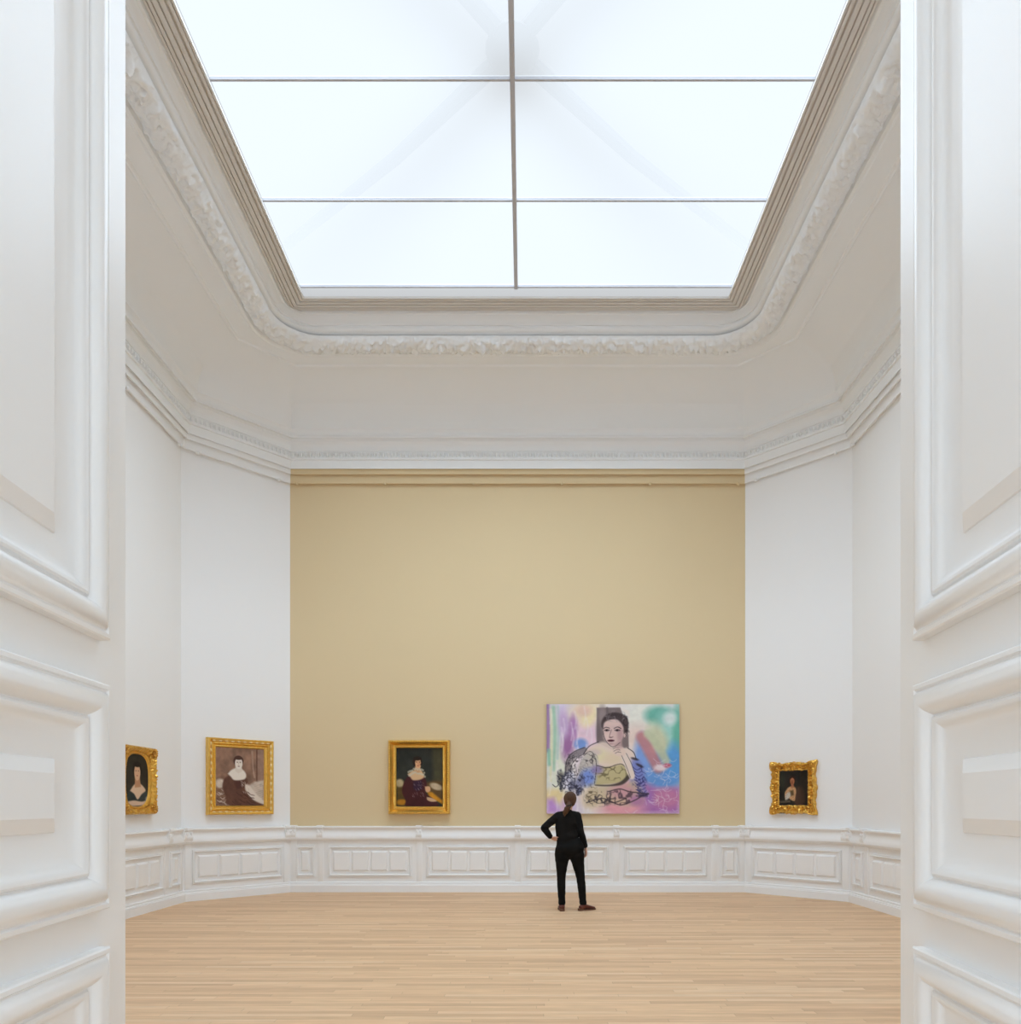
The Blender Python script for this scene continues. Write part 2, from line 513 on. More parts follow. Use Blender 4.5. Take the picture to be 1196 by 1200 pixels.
for side in ('back', 'back_left', 'back_right', 'left', 'right'):
    loc, rz, l = wall_pose(side)
    rm = BEIGE if side == 'back' else WHITE
    bm = bmesh.new()
    # stepped architrave whose lowest fillet is the picture rail
    extrude_profile(bm, [(0, 6.925), (.012, 6.925), (.050, 6.893), (.060, 6.895), (.062, 6.914), (.05, 6.922), (.05, 7.062), (.060, 7.062), (.098, 7.030), (.106, 7.032), (.106, 7.14)], l)
    r = struct('trim_%d' % tn, bm, rm, loc=loc, rz=rz, angle=25); tn += 1
    hooks = [(-3.72 + k * 1.488) for k in range(6)] if l > 4 else [-l / 2 + .23, l / 2 - .23]
    for c in hooks:
        bm = bmesh.new()
        add_tube(bm, [(c, -.03, 6.898), (c, -.066, 6.90)], [.022, .018], 10)
        add_ellipsoid(bm, (c, -.074, 6.885), (.020, .020, .030), 10, 6)
        obj('rail_hook', bm, BEIGE if side == 'back' else WHITE, r)

# ------------------------------------------------------------------ double doors folded back from the doorway
DPROF = [(0, 0), (0, .026), (.004, .030), (.014, .031), (.018, .026), (.022, .026), (.030, .036), (.044, .042), (.060, .041), (.074, .032), (.083, .020), (.087, .013),
         (.091, .013), (.094, .019), (.100, .022), (.107, .020), (.118, .010), (.132, .0), (.150, -.006), (.205, -.006)]
def door(n, hinge, d, flip):
    dv = Vector((d[0], d[1], 0)).normalized()
    rz = math.atan2(dv.y, dv.x)
    # local x along the leaf towards the hall; local y*flip is the visible face
    H, W, T = 4.15, 1.12, .055
    f = flip
    bm = bmesh.new()
    y0, y1 = sorted((0, -f * T))
    zs = [.01, .22, 1.117, 1.217, 1.80, 1.917, 3.95, H]
    xs = [0, .151, W - .151, W]
    # stiles and rails
    for a, b in ((0, .151), (W - .151, W)): add_box(bm, a, b, y0, y1, .01, H)
    for a, b in ((.01, .22), (1.117, 1.217), (1.80, 1.917), (3.95, H)): add_box(bm, .15, W - .15, y0 + .0, y1 - .0, a, b)
    dr = struct('door_%d' % n, bm, JOINERY, loc=(hinge[0], hinge[1], 0), rz=rz)
    for a, b in ((.22, 1.117), (1.217, 1.80), (1.917, 3.95)):
        bm = bmesh.new()
        x0, x1 = .151, W - .151
        def lp(pr_): return [[(x0 + s, f * h, a + s), (x1 - s, f * h, a + s), (x1 - s, f * h, b - s), (x0 + s, f * h, b - s)] for s, h in pr_]
        add_grid(bm, lp(DPROF), closed_v=True)
        add_grid(bm, lp([(.205, -.006), (.207, -.002)]), closed_v=True)
        add_grid(bm, lp([(.207, -.002), (.240, .014)]), closed_v=True)
        bm.faces.new([bm.verts.new(p) for p in lp([(.240, .014)])[0]])
        back = [bm.verts.new(p) for p in ((x0, -f * .04, a), (x1, -f * .04, a), (x1, -f * .04, b), (x0, -f * .04, b))]
        bm.faces.new(back)
        obj('panel', bm, JOINERY, dr)
door(1, (-1.004, 2.05), (.094, -1), 1)
door(2, (1.186, 2.05), (-.114, -1), -1)

# ------------------------------------------------------------------ painter
class Art:
    def __init__(s, w, h, base, seed=1):
        s.w, s.h = w, h
        s.asp = h / w
        s.u, s.v = np.meshgrid((np.arange(w) + .5) / w, (np.arange(h) + .5) / h)
        s.img = np.ones((h, w, 3)) * np.array(base, float)
        s.rng = np.random.default_rng(seed)
    def blend(s, mask, col, a=1.0):
        m = np.clip(mask, 0, 1)[..., None] * a
        s.img = s.img * (1 - m) + np.array(col, float) * m
    def noise(s, fx, fy):
        g = s.rng.random((int(fy) + 3, int(fx) + 3))
        x = s.u * fx; y = s.v * fy
        xi = x.astype(int); yi = y.astype(int); xf = x - xi; yf = y - yi
        xf = xf * xf * (3 - 2 * xf); yf = yf * yf * (3 - 2 * yf)
        return (g[yi, xi] * (1 - xf) + g[yi, xi + 1] * xf) * (1 - yf) + (g[yi + 1, xi] * (1 - xf) + g[yi + 1, xi + 1] * xf) * yf
    def ell(s, cx, cy, rx, ry, col, soft=.2, rot=0, a=1.0):
        x = s.u - cx; y = (s.v - cy) * s.asp
        c, n = math.cos(rot), math.sin(rot)
        X = (x * c + y * n) / rx; Y = (-x * n + y * c) / (ry * s.asp)
        d = np.sqrt(X * X + Y * Y)
        s.blend((1 + soft / 2 - d) / max(soft, 1e-3), col, a)
    def segd(s, pts):
        D = np.full(s.u.shape, 9.0)
        for (ax, ay), (bx, by) in zip(pts[:-1], pts[1:]):
            dx, dy = bx - ax, (by - ay) * s.asp
            px, py = s.u - ax, (s.v - ay) * s.asp
            t = np.clip((px * dx + py * dy) / (dx * dx + dy * dy + 1e-9), 0, 1)
            D = np.minimum(D, np.hypot(px - t * dx, py - t * dy))
        return D
    def poly(s, pts, col, soft=.01, a=1.0, curve=False):
        if curve:
            c = catmull([(x, y, 0) for x, y in pts] + [(*pts[0], 0)], 5); pts = [(p.x, p.y) for p in c]
        ins = np.zeros(s.u.shape, bool)
        n = len(pts)
        for i in range(n):
            (x1, y1), (x2, y2) = pts[i], pts[(i + 1) % n]
            if y1 == y2: continue
            k = ((y1 > s.v) != (y2 > s.v)) & (s.u < (x2 - x1) * (s.v - y1) / (y2 - y1) + x1)
            ins ^= k
        D = s.segd(list(pts) + [pts[0]])
        D = np.where(ins, D, -D)
        s.blend(.5 + D / max(soft, 1e-4), col, a)
    def stroke(s, pts, w, col, a=1.0, soft=.5, curve=True):
        if curve and len(pts) > 2:
            pts = [(p.x, p.y) for p in catmull([(x, y, 0) for x, y in pts], 5)]
        D = s.segd(pts)
        s.blend((w * (1 + soft / 2) - D) / (w * soft + 1e-5), col, a)
    def mottle(s, amt, fx, fy):
        n = (s.noise(fx, fy) - .5) + .5 * (s.noise(fx * 2.3, fy * 2.3) - .5)
        s.img = s.img * (1 + amt * n[..., None])
    def lace(s, cx, cy, rx, ry, col, f=24, th=.07, a=.8, soft=.5, rot=0):
        n = s.noise(f, f * s.asp) * .65 + s.noise(f * 2.1, f * 2.1 * s.asp) * .35
        line = np.clip(1.4 - np.abs(n - .5) / th, 0, 1)
        x = s.u - cx; y = (s.v - cy) * s.asp
        c, k = math.cos(rot), math.sin(rot)
        d = np.hypot((x * c + y * k) / rx, (-x * k + y * c) / (ry * s.asp))
        s.blend(line * np.clip((1 + soft / 2 - d) / soft, 0, 1), col, a)
    def canvas(s, name, w, h, y, z0, parent, depth=.0, x0=0.0, gain=1.0):
        s.img = np.clip(s.img, 0, 255) * gain
        c = s.img / 255.0
        L = np.where(c <= .04045, c / 12.92, ((c + .055) / 1.055) ** 2.4)
        W, H = s.w, s.h
        gx = np.linspace(-w / 2, w / 2, W + 1) + x0; gz = np.linspace(z0 + h, z0, H + 1)
        X, Z = np.meshgrid(gx, gz)
        co = np.stack([X, np.full_like(X, y), Z], -1).reshape(-1, 3)
        idx = np.arange((W + 1) * (H + 1)).reshape(H + 1, W + 1)
        q = np.stack([idx[1:, :-1], idx[1:, 1:], idx[:-1, 1:], idx[:-1, :-1]], -1).reshape(-1, 4)
        me = bpy.data.meshes.new(name)
        verts = co.tolist(); faces = q.tolist()
        me.from_pydata(verts, [], faces)
        P = np.pad(L, ((0, 1), (0, 1), (0, 0)), mode='edge')
        P = (P + np.pad(L, ((1, 0), (1, 0), (0, 0)), mode='edge')) / 2
        at = me.color_attributes.new('paint', 'FLOAT_COLOR', 'POINT')
        rgba = np.concatenate([P, np.ones(P.shape[:2] + (1,))], -1).astype(np.float32).reshape(-1)
        at.data.foreach_set('color', rgba)
        me.materials.append(PAINT)
        o = bpy.data.objects.new(name, me); COL.objects.link(o)
        o.parent = parent
        return o

# ------------------------------------------------------------------ frames
def rect_loop(w, h, n):
    """points round a w x h rectangle centred on 0, n per metre; also outward normals (mitred at corners)"""
    P = []
    cs = [(-w / 2, -h / 2), (w / 2, -h / 2), (w / 2, h / 2), (-w / 2, h / 2)]
    for k in range(4):
        a, b = cs[k], cs[(k + 1) % 4]
        m = max(2, int(n * math.dist(a, b)))
        for j in range(m):
            t = j / m
            P.append((a[0] + (b[0] - a[0]) * t, a[1] + (b[1] - a[1]) * t, k, t))
    return P

def frame_mesh(w, h, prof, n=60, disp=0.0, seed=0, scallop=None, zoff=0.0, freq=16):
    """profile (s inward, n outward); loop points scaled between outer and inner rectangle"""
    bm = bmesh.new()
    L = rect_loop(w, h, n)
    rows = []
    smax = prof[-1][0]
    for s, nn in prof:
        row = []
        for x, z, k, t in L:
            fx = (w / 2 - s) / (w / 2); fz = (h / 2 - s) / (h / 2)
            X, Z = x * fx, z * fz
            y = -nn
            k_ = 1 - s / smax
            if scallop:
                o = scallop(k, t) * k_
                X += (o if x > 0 else -o) * (abs(x) / (w / 2)) ** 6
                Z += (o if z > 0 else -o) * (abs(z) / (h / 2)) ** 6
            if disp and nn > .01:
                v = Vector((X * freq + seed, Z * freq, s * freq))
                d = abs(mnoise.noise(v)) * 1.5 - .3 + .6 * mnoise.noise(v * 2.1)
                y -= d * disp * math.sin(PI * min(1, max(0.12, s / smax)))
                if s < smax * .4:
                    e = mnoise.noise(v * 1.3 + Vector((9, 3, 1))) * disp * .7 * k_
                    X += e * (1 if x > 0 else -1) * (abs(x) / (w / 2)) ** 6; Z += e * (1 if z > 0 else -1) * (abs(z) / (h / 2)) ** 6
            row.append((X, y, Z + zoff))
        rows.append(row)
    add_grid(bm, rows, closed_v=True)
    return bm

def beads(bm, w, h, s, y, step, r, zoff, rr=None):
    cs = [(-w / 2 + s, -h / 2 + s), (w / 2 - s, -h / 2 + s), (w / 2 - s, h / 2 - s), (-w / 2 + s, h / 2 - s)]
    for k in range(4):
        a, b = cs[k], cs[(k + 1) % 4]
        m = max(2, int(round(math.dist(a, b) / step)))
        for j in range(m):
            t = (j + .5) / m
            if j: add_tube(bm, [(a[0] + (b[0] - a[0]) * (j - .5) / m, y + .004, a[1] + (b[1] - a[1]) * (j - .5) / m + zoff), (a[0] + (b[0] - a[0]) * t, y + .004, a[1] + (b[1] - a[1]) * t + zoff)], [.005, .005], 6, caps=False)
            rx, rz = (r[0], r[1]) if k % 2 == 0 else (r[1], r[0])
            add_ellipsoid(bm, (a[0] + (b[0] - a[0]) * t, y, a[1] + (b[1] - a[1]) * t + zoff), (rx, r[2], rz), 8, 5)

def picture_root(name, side, along, z, label, cat='painting', group=None):
    (cx, cy), a, l = WALLS[side]
    a = math.radians(a)
    o = empty(name, (cx + math.cos(a) * along, cy + math.sin(a) * along, z), a)
    return tag(o, label, cat, group)

def backing(w, h, root, d=.03):
    bm = bmesh.new(); add_box(bm, -w / 2, w / 2, -d, -.002, 0, h)
    return obj('backing_board', bm, BACKING, root)

# --- colour portrait, gilt frame, back wall
w, h = 1.035, 1.245
xc = ((454.5 + 526) / 2 - 615) / 69.9 + .125
root = picture_root('framed_painting', 'back', xc, 1.318,
    'gilt-framed portrait of a woman in dark red dress, on the beige wall')
backing(w - .06, h - .06, root)
P3 = [(0, .0), (0, .08), (.006, .112), (.018, .128), (.034, .130), (.044, .118), (.056, .088), (.066, .080), (.072, .06), (.082, .045), (.092, .042), (.098, .052), (.112, .055), (.124, .046), (.130, .032), (.142, .028), (.147, .018)]
obj('gilt_frame', frame_mesh(w, h, P3, 50, .004, 3, zoff=h / 2), GOLD2, root)
bm = bmesh.new(); beads(bm, w, h, .026, -.128, .04, (.015, .012, .012), h / 2)
obj('beading', bm, GOLD, root)
A = Art(150, 190, (44, 46, 40), 3)
A.mottle(.25, 5, 6)
A.poly([(.78, 0), (1, 0), (1, .6), (.8, .55)], (70, 66, 45), .1)
A.poly([(0, .62), (.3, .55), (.4, .8), (.3, 1), (0, 1)], (88, 70, 34), .08)
A.ell(.07, .60, .09, .07, (170, 155, 120), .5, .3); A.ell(.12, .93, .12, .05, (170, 115, 30), .6)
A.poly([(.62, .6), (.8, .56), (1, .56), (1, .95), (.7, .8)], (92, 70, 40), .06)
A.ell(.86, .66, .14, .055, (190, 170, 140), .5, .35)
A.poly([(.66, .74), (.78, .76), (1, .90), (1, .96), (.72, .84)], (196, 135, 35), .04)
A.poly([(.27, .47), (.18, .56), (.12, .74), (.20, .9), (.24, 1), (.90, 1), (.78, .86), (.64, .78), (.66, .62), (.62, .52), (.52, .46), (.36, .44)], (66, 28, 30), .03, curve=True)
A.mottle(.12, 14, 14)
A.poly([(.36, .56), (.55, .55), (.57, .70), (.45, .74), (.37, .70)], (52, 32, 52), .05)
A.poly([(.24, .45), (.33, .40), (.42, .37), (.52, .37), (.58, .43), (.60, .50), (.50, .545), (.36, .55), (.30, .50)], (208, 172, 132), .03, curve=True)
A.poly([(.40, .30), (.52, .30), (.53, .40), (.46, .46), (.39, .40)], (196, 152, 112), .02)
for k in range(26):
    t = k / 25
    A.ell(.26 + .36 * t, .415 - .06 * math.sin(PI * t) + A.rng.normal() * .008 + (.07 if k % 2 else 0), .02, .018, (196, 190, 168), .6, 0, .7)
A.ell(.455, .235, .105, .095, (40, 26, 18), .15)
A.ell(.47, .255, .073, .095, (214, 166, 124), .12)
A.ell(.455, .18, .09, .035, (38, 24, 16), .3)
A.stroke([(.405, .20), (.39, .25), (.40, .30)], .016, (40, 26, 18)); A.stroke([(.53, .20), (.545, .25), (.53, .29)], .014, (40, 26, 18))
for x in (.437, .502): A.ell(x, .243, .015, .006, (60, 38, 28), .4); A.stroke([(x - .018, .228), (x + .018, .228)], .004, (80, 54, 36))
A.stroke([(.470, .245), (.464, .275), (.476, .28)], .004, (170, 116, 84)); A.ell(.47, .305, .022, .008, (160, 74, 62), .5)
A.ell(.505, .275, .02, .03, (184, 128, 92), .9, 0, .6)
A.poly([(.62, .66), (.72, .66), (.74, .73), (.67, .76), (.63, .73)], (206, 160, 122), .02, curve=True)
A.poly([(.66, .84), (.78, .86), (.88, .91), (.76, .92), (.67, .89)], (202, 166, 132), .02, curve=True)
for k in range(30):
    x, y = .34 + A.rng.random() * .28, .56 + A.rng.random() * .28
    A.stroke([(x, y), (x + .02, y + .025)], .004, (170, 150, 150), .5)
A.canvas('canvas', w - .26, h - .26, -.034, .13, root)

# --- sepia portrait, big gilt frame, left angled wall
w, h = 1.07, 1.21
t0, t1 = .2355, .995
al = LC / 2 - (t0 + t1) / 2 * math.sqrt(2)
root = picture_root('framed_painting', 'back_left', al, 1.318,
    'large gilt-framed sepia portrait of a woman, alone on the left angled wall')
backing(w - .06, h - .06, root)
P2 = [(0, 0), (0, .07), (.006, .10), (.02, .112), (.033, .104), (.055, .066), (.066, .058), (.072, .07), (.082, .074), (.09, .066), (.10, .045), (.112, .04), (.118, .052), (.130, .055), (.138, .044), (.148, .03), (.158, .018)]
obj('gilt_frame', frame_mesh(w, h, P2, 50, .003, 8, zoff=h / 2), GOLD2, root)
bm = bmesh.new(); beads(bm, w, h, .045, -.084, .098, (.032, .017, .020), h / 2)
obj('egg_ornament', bm, BEAD, root)
A = Art(150, 180, (140, 108, 90), 5)
A.mottle(.25, 6, 6)
A.poly([(.82, 0), (1, 0), (1, .62), (.84, .6)], (150, 120, 104), .04); A.stroke([(.85, 0), (.85, .6)], .012, (96, 66, 54))
A.stroke([(.75, .05), (.77, .35), (.8, .5)], .02, (178, 150, 132), .6)
A.poly([(0, .52), (.3, .45), (.35, 1), (0, 1)], (128, 98, 82), .06)
A.ell(.08, .62, .1, .08, (204, 190, 176), .5); 
for k in range(26):
    x, y = A.rng.random() * .24, .7 + A.rng.random() * .3
    A.stroke([(x, y), (x + .05, y + .03), (x + .09, y + .01)], .007, random.choice([(206, 192, 180), (86, 56, 46), (180, 160, 146)]), .7)
A.poly([(.65, .66), (.8, .58), (1, .55), (1, .95), (.72, .84)], (196, 182, 168), .05)
for k in range(14):
    y = .6 + k * .025; A.stroke([(.72 + A.rng.random() * .1, y), (.98, y + .04)], .005, (150, 124, 110), .6)
A.poly([(.28, .47), (.17, .54), (.13, .68), (.20, .85), (.28, 1), (.98, 1), (.80, .92), (.66, .82), (.66, .62), (.60, .5)], (98, 66, 54), .03, curve=True)
A.mottle(.14, 16, 16)
A.poly([(.35, .55), (.56, .54), (.58, .68), (.42, .72)], (84, 54, 46), .04)
A.poly([(.24, .45), (.32, .38), (.45, .34), (.56, .38), (.62, .46), (.58, .54), (.38, .56), (.30, .50)], (226, 216, 204), .03, curve=True)
A.poly([(.40, .30), (.52, .30), (.54, .40), (.46, .44), (.39, .40)], (216, 202, 188), .02)
A.ell(.46, .225, .105, .095, (78, 52, 44), .15); A.ell(.465, .265, .078, .10, (226, 214, 202), .1); A.ell(.46, .175, .085, .03, (82, 56, 46), .3)
for x in (.435, .497): A.ell(x, .25, .015, .007, (104, 76, 64), .4); A.stroke([(x - .018, .236), (x + .018, .236)], .004, (124, 96, 80))
A.stroke([(.466, .255), (.46, .285)], .004, (176, 150, 134)); A.ell(.465, .316, .022, .008, (140, 96, 84), .5)
A.poly([(.60, .62), (.70, .66), (.84, .80), (1, .92), (1, .98), (.78, .90), (.66, .80), (.6, .7)], (214, 202, 190), .03, curve=True)
for k in range(20):
    x, y = .5 + A.rng.random() * .18, .56 + A.rng.random() * .2
    A.stroke([(x, y), (x + .02, y + .03)], .006, (200, 184, 172), .6)
for k in range(20):
    x, y = .3 + A.rng.random() * .4, .75 + A.rng.random() * .24
    A.stroke([(x, y), (x + .07, y + .05), (x + .14, y + .06)], .006, (66, 40, 34), .6)
A.canvas('canvas', w - .29, h - .29, -.034, .145, root)

# --- small rococo frame, right angled wall
w, h = .735, .82
t0, t1 = .3377, .8726
al = -LC / 2 + (t0 + t1) / 2 * math.sqrt(2)
root = picture_root('framed_painting', 'back_right', al, 1.335,
    'small dark portrait in a scrolled rococo gilt frame, alone on the right angled wall')
backing(w - .08, h - .08, root)
def scal(k, t):
    e = abs(t - .5) * 2
    return .020 * max(0, (e - .72) / .28) + .014 * math.exp(-((t - .5) / .09) ** 2) - .010 * math.exp(-((e - .55) / .15) ** 2) + .005 * math.sin(t * 40)
P4 = [(0, .0), (0, .03), (.004, .055), (.012, .075), (.026, .085), (.04, .078), (.054, .058), (.068, .044), (.084, .038), (.098, .036), (.108, .042), (.118, .042), (.126, .034), (.138, .026), (.144, .018)]
obj('gilt_frame', frame_mesh(w, h, P4, 110, .034, 21, scal, zoff=h / 2, freq=26), GOLD, root)
for sx in (-1, 1):
    for sz in (-1, 1):
        bm = bmesh.new()
        for k in range(9):
            a = k / 9 * 2 * PI
            rot = Matrix.Rotation(-a, 3, 'Y')
            add_ellipsoid(bm, (sx * (w / 2 - .05) + .032 * math.cos(a), -.075, h / 2 + sz * (h / 2 - .05) + .032 * math.sin(a)), (.024, .014, .010), 8, 5, rot)
        add_ellipsoid(bm, (sx * (w / 2 - .05), -.082, h / 2 + sz * (h / 2 - .05)), (.016, .014, .016), 8, 6)
        add_tube(bm, catmull([(sx * (w / 2 - .02), -.07, h / 2 + sz * (h / 2 - .13)), (sx * (w / 2 + .006), -.07, h / 2 + sz * (h / 2 - .09)), (sx * (w / 2 + .01), -.06, h / 2 + sz * (h / 2 + .008)), (sx * (w / 2 - .09), -.07, h / 2 + sz * (h / 2 + .004)), (sx * (w / 2 - .13), -.07, h / 2 + sz * (h / 2 - .02))], 4), [.010] * 17, 8)
        obj('corner_ornament', bm, GOLD, root)
A = Art(110, 130, (38, 36, 32), 11)
A.mottle(.3, 4, 4)
A.ell(.1, .3, .12, .25, (50, 52, 44), .9); A.ell(.72, .80, .2, .34, (78, 56, 44), .35)
A.poly([(.02, .88), (.38, .86), (.4, .92), (.02, .94)], (96, 84, 70), .03)
A.poly([(.20, .62), (.30, .50), (.42, .45), (.56, .48), (.60, .58), (.58, .74), (.54, .88), (.40, .84), (.32, .78), (.22, .80), (.19, .70)], (206, 160, 116), .04, curve=True)
A.poly([(.22, .70), (.32, .62), (.42, .64), (.40, .74), (.28, .84), (.21, .84)], (200, 192, 178), .05, curve=True)
A.poly([(.38, .58), (.50, .56), (.52, .70), (.42, .74)], (96, 76, 50), .06)
A.ell(.46, .27, .115, .125, (58, 32, 22), .25); A.ell(.465, .30, .075, .105, (186, 122, 88), .25); A.ell(.45, .34, .04, .05, (112, 60, 42), .7, 0, .5)
A.poly([(.42, .38), (.5, .38), (.54, .48), (.42, .5)], (170, 112, 80), .04)
for x in (.44, .495): A.ell(x, .285, .014, .008, (60, 34, 26), .5)
A.ell(.468, .355, .02, .008, (140, 60, 50), .5); A.stroke([(.38, .23), (.47, .18), (.55, .24)], .02, (50, 28, 20))
A.canvas('canvas', w - .27, h - .27, -.03, .135, root, gain=1.15)

# --- oval portrait in a carved rectangular frame, left wall, half behind the door
w, h = .86, .92
yc = 9.73
root = picture_root('framed_painting', 'left', yc - CY, 1.345,
    'oval portrait in a carved gilt frame, on the left wall, partly behind the door')
backing(w - .06, h - .06, root)
ow, oh = .57, .69
bm = bmesh.new()
L = rect_loop(w, h, 110)
prof = [(0, 0), (0, .045), (.04, .07), (.12, .092), (.24, .096), (.36, .088), (.48, .07), (.58, .052), (.66, .05), (.76, .058), (.86, .052), (.94, .036), (1, .022)]
rows = []
for s, nn in prof:
    row = []
    for x, z, k, t in L:
        a = math.atan2(z / h, x / w)
        # superellipse opening
        ca, sa = math.cos(a), math.sin(a); e = 2.8
        rr = (abs(ca) ** e + abs(sa) ** e) ** (-1 / e)
        ix, iz = ow / 2 * rr * ca, oh / 2 * rr * sa
        X = x + (ix - x) * s; Z = z + (iz - z) * s
        y = -nn
        if .03 < s < .6:
            v = Vector((X * 24 + 4, Z * 24, 0)); y -= (abs(mnoise.noise(v)) * 1.6 - .3 + .5 * mnoise.noise(v * 2)) * .020
        row.append((X, y, Z + h / 2))
    rows.append(row)
add_grid(bm, rows, closed_v=True)
obj('gilt_frame', bm, GOLD, root)
for sx in (-1, 1):
    for sz in (-1, 1):
        bm = bmesh.new()
        cx_, cz_ = sx * (w / 2 - .075), h / 2 + sz * (h / 2 - .075)
        for k in range(10):
            a = k / 10 * 2 * PI
            add_ellipsoid(bm, (cx_ + .04 * math.cos(a), -.098, cz_ + .04 * math.sin(a)), (.028, .02, .012), 8, 5, Matrix.Rotation(-a, 3, 'Y'))
        add_ellipsoid(bm, (cx_, -.108, cz_), (.022, .02, .022), 10, 6)
        obj('corner_ornament', bm, GOLD3, root)
A = Art(120, 150, (48, 44, 36), 17)
A.mottle(.2, 4, 4)
A.poly([(.28, .70), (.18, .80), (.14, 1), (.9, 1), (.86, .78), (.70, .68), (.5, .66)], (44, 54, 54), .04, curve=True)
A.mottle(.25, 12, 12)
A.poly([(.28, .70), (.42, .57), (.58, .56), (.74, .68), (.62, .76), (.50, .86), (.40, .76)], (214, 184, 156), .03, curve=True)
A.poly([(.42, .42), (.56, .42), (.60, .62), (.42, .64)], (180, 134, 100), .03)
A.ell(.49, .30, .13, .15, (30, 22, 16), .2); A.ell(.49, .35, .090, .155, (210, 168, 134), .15); A.ell(.49, .20, .11, .05, (30, 22, 16), .3)
for x in (.455, .525): A.ell(x, .32, .018, .008, (70, 44, 32), .4)
A.ell(.49, .41, .025, .009, (160, 84, 72), .5)
A.poly([(.22, .90), (.4, .88), (.62, .90), (.78, .88), (.76, .95), (.5, .98), (.26, .97)], (206, 178, 156), .03, curve=True)
A.ell(.80, .86, .07, .06, (150, 140, 130), .6)
A.img = A.img[:, np.clip(((.48 + (A.u[0] - .5) / 1.45) * A.w).astype(int), 0, A.w - 1)]
A.canvas('canvas', ow + .02, oh + .02, -.031, (h - oh - .02) / 2, root)

# --- large unframed painting on the back wall
w, h = (796 - 640.5) / 69.5, (953.5 - 825) / 69.5
xc = ((640.5 + 796) / 2 - 615) / 69.5 + .125
zb = 1.49 - (953.5 - 942) / 69.5
root = picture_root('hanging_picture', 'back', xc, zb,
    'large unframed pastel canvas with an ink-drawn woman, on the beige wall')
bm = bmesh.new(); add_box(bm, -w / 2, w / 2, -.048, -.004, 0, h)
obj('stretcher', bm, mat('canvas_edge', lin((120, 82, 66)), .8), root)
A = Art(340, 282, (226, 220, 222), 23)
E = A.ell
E(.10, .15, .16, .25, (212, 200, 224), .9); E(.03, .35, .06, .4, (196, 206, 196), .8); E(.30, .10, .13, .14, (232, 214, 178), .9); E(.30, .30, .12, .16, (228, 196, 214), .9)
E(.20, .55, .16, .12, (222, 206, 214), .9); E(.10, .62, .1, .2, (222, 226, 208), .9)
A.stroke([(.004, 0), (.012, .2), (.006, .42)], .016, (140, 100, 158), .9, 1.2)
A.stroke([(.05, .03), (.062, .25), (.05, .6)], .012, (140, 190, 160), .8, 1.4); A.stroke([(.03, .05), (.036, .3), (.03, .7)], .010, (224, 222, 178), .8, 1.4)
A.stroke([(.085, .02), (.09, .22), (.08, .5)], .008, (160, 196, 190), .6, 1.4); A.stroke([(.015, .42), (.02, .55)], .012, (116, 186, 156), .8, 1.4)
E(.165, .34, .045, .16, (146, 92, 150), .9, .15); E(.13, .18, .04, .12, (190, 160, 204), .9, -.1); E(.20, .22, .03, .12, (170, 120, 180), .9)
E(.255, .365, .05, .05, (104, 142, 214), .7); E(.31, .12, .05, .09, (240, 224, 176), .8, .3); E(.28, .06, .06, .05, (226, 190, 170), .9)
# right half
E(.72, .12, .16, .16, (228, 228, 218), .9); E(.68, .30, .1, .12, (228, 206, 196), .9)
E(.86, .11, .12, .09, (92, 172, 156), .6, .1); E(.92, .30, .10, .22, (150, 208, 198), .9); E(.99, .3, .04, .3, (92, 178, 156), .9)
E(.93, .13, .05, .06, (210, 226, 224), .9); E(.84, .33, .07, .16, (196, 202, 168), .8, -.35)
E(.86, .62, .20, .17, (86, 142, 214), .6, .12); E(.72, .50, .06, .20, (112, 150, 220), .8); E(.96, .52, .06, .16, (74, 150, 220), .8)
A.stroke([(.715, .30), (.77, .42), (.84, .58)], .042, (184, 116, 122), .9, .7); A.stroke([(.76, .27), (.83, .36), (.90, .52)], .030, (188, 196, 160), .85, .8)
E(.86, .58, .05, .03, (228, 208, 214), .7); E(.91, .56, .03, .02, (190, 84, 110), .8)
A.poly([(.64, .82), (.74, .72), (.86, .78), (1, .76), (1, 1), (.6, 1)], (158, 92, 172), .06)
E(.90, .86, .12, .09, (190, 112, 160), .7); E(.72, .86, .08, .08, (144, 96, 184), .9); E(.56, .93, .18, .10, (222, 150, 164), .8); E(.62, .80, .12, .1, (206, 130, 158), .8)
E(.06, .84, .10, .07, (226, 206, 150), .8); A.poly([(0, .87), (.05, .86), (.12, 1), (0, 1)], (184, 134, 208), .05); E(.16, .92, .05, .07, (206, 160, 190), .9); E(.22, .90, .08, .08, (206, 196, 226), .9)
E(.34, .86, .10, .10, (232, 214, 190), .9)
for k in range(60):                         # wiry brush marks
    x, y = .66 + A.rng.random() * .34, .50 + A.rng.random() * .5
    a = A.rng.random() * 3; l = .02 + A.rng.random() * .05
    A.stroke([(x, y), (x + l * math.cos(a), y + l * math.sin(a)), (x + 1.6 * l * math.cos(a + .6), y + 1.6 * l * math.sin(a + .6))], .0022, (232, 222, 236), .45)
for k in range(40):
    x, y = A.rng.random() * .4, A.rng.random() * .9
    A.stroke([(x, y), (x + .01, y + .08), (x, y + .16)], .006, (240, 232, 240), .35, 1.4)
A.mottle(.05, 30, 30)
# pale glaze over the ground, then the drawn figure
A.img = A.img * .86 + np.array((232, 228, 226)) * .14
INK = (52, 46, 54); GREY = (126, 112, 112)
A.poly([(.377, .032), (.555, .030), (.575, .10), (.61, .13), (.620, .40), (.50, .42), (.377, .35)], GREY, .008)
E(.42, .12, .03, .10, (146, 132, 132), .9); A.stroke([(.455, .035), (.46, .12)], .009, (100, 90, 94), .6); E(.39, .25, .02, .10, (108, 96, 100), .9, 0, .6)
A.poly([(.56, .035), (.60, .10), (.63, .13), (.62, .06)], (232, 224, 216), .01)
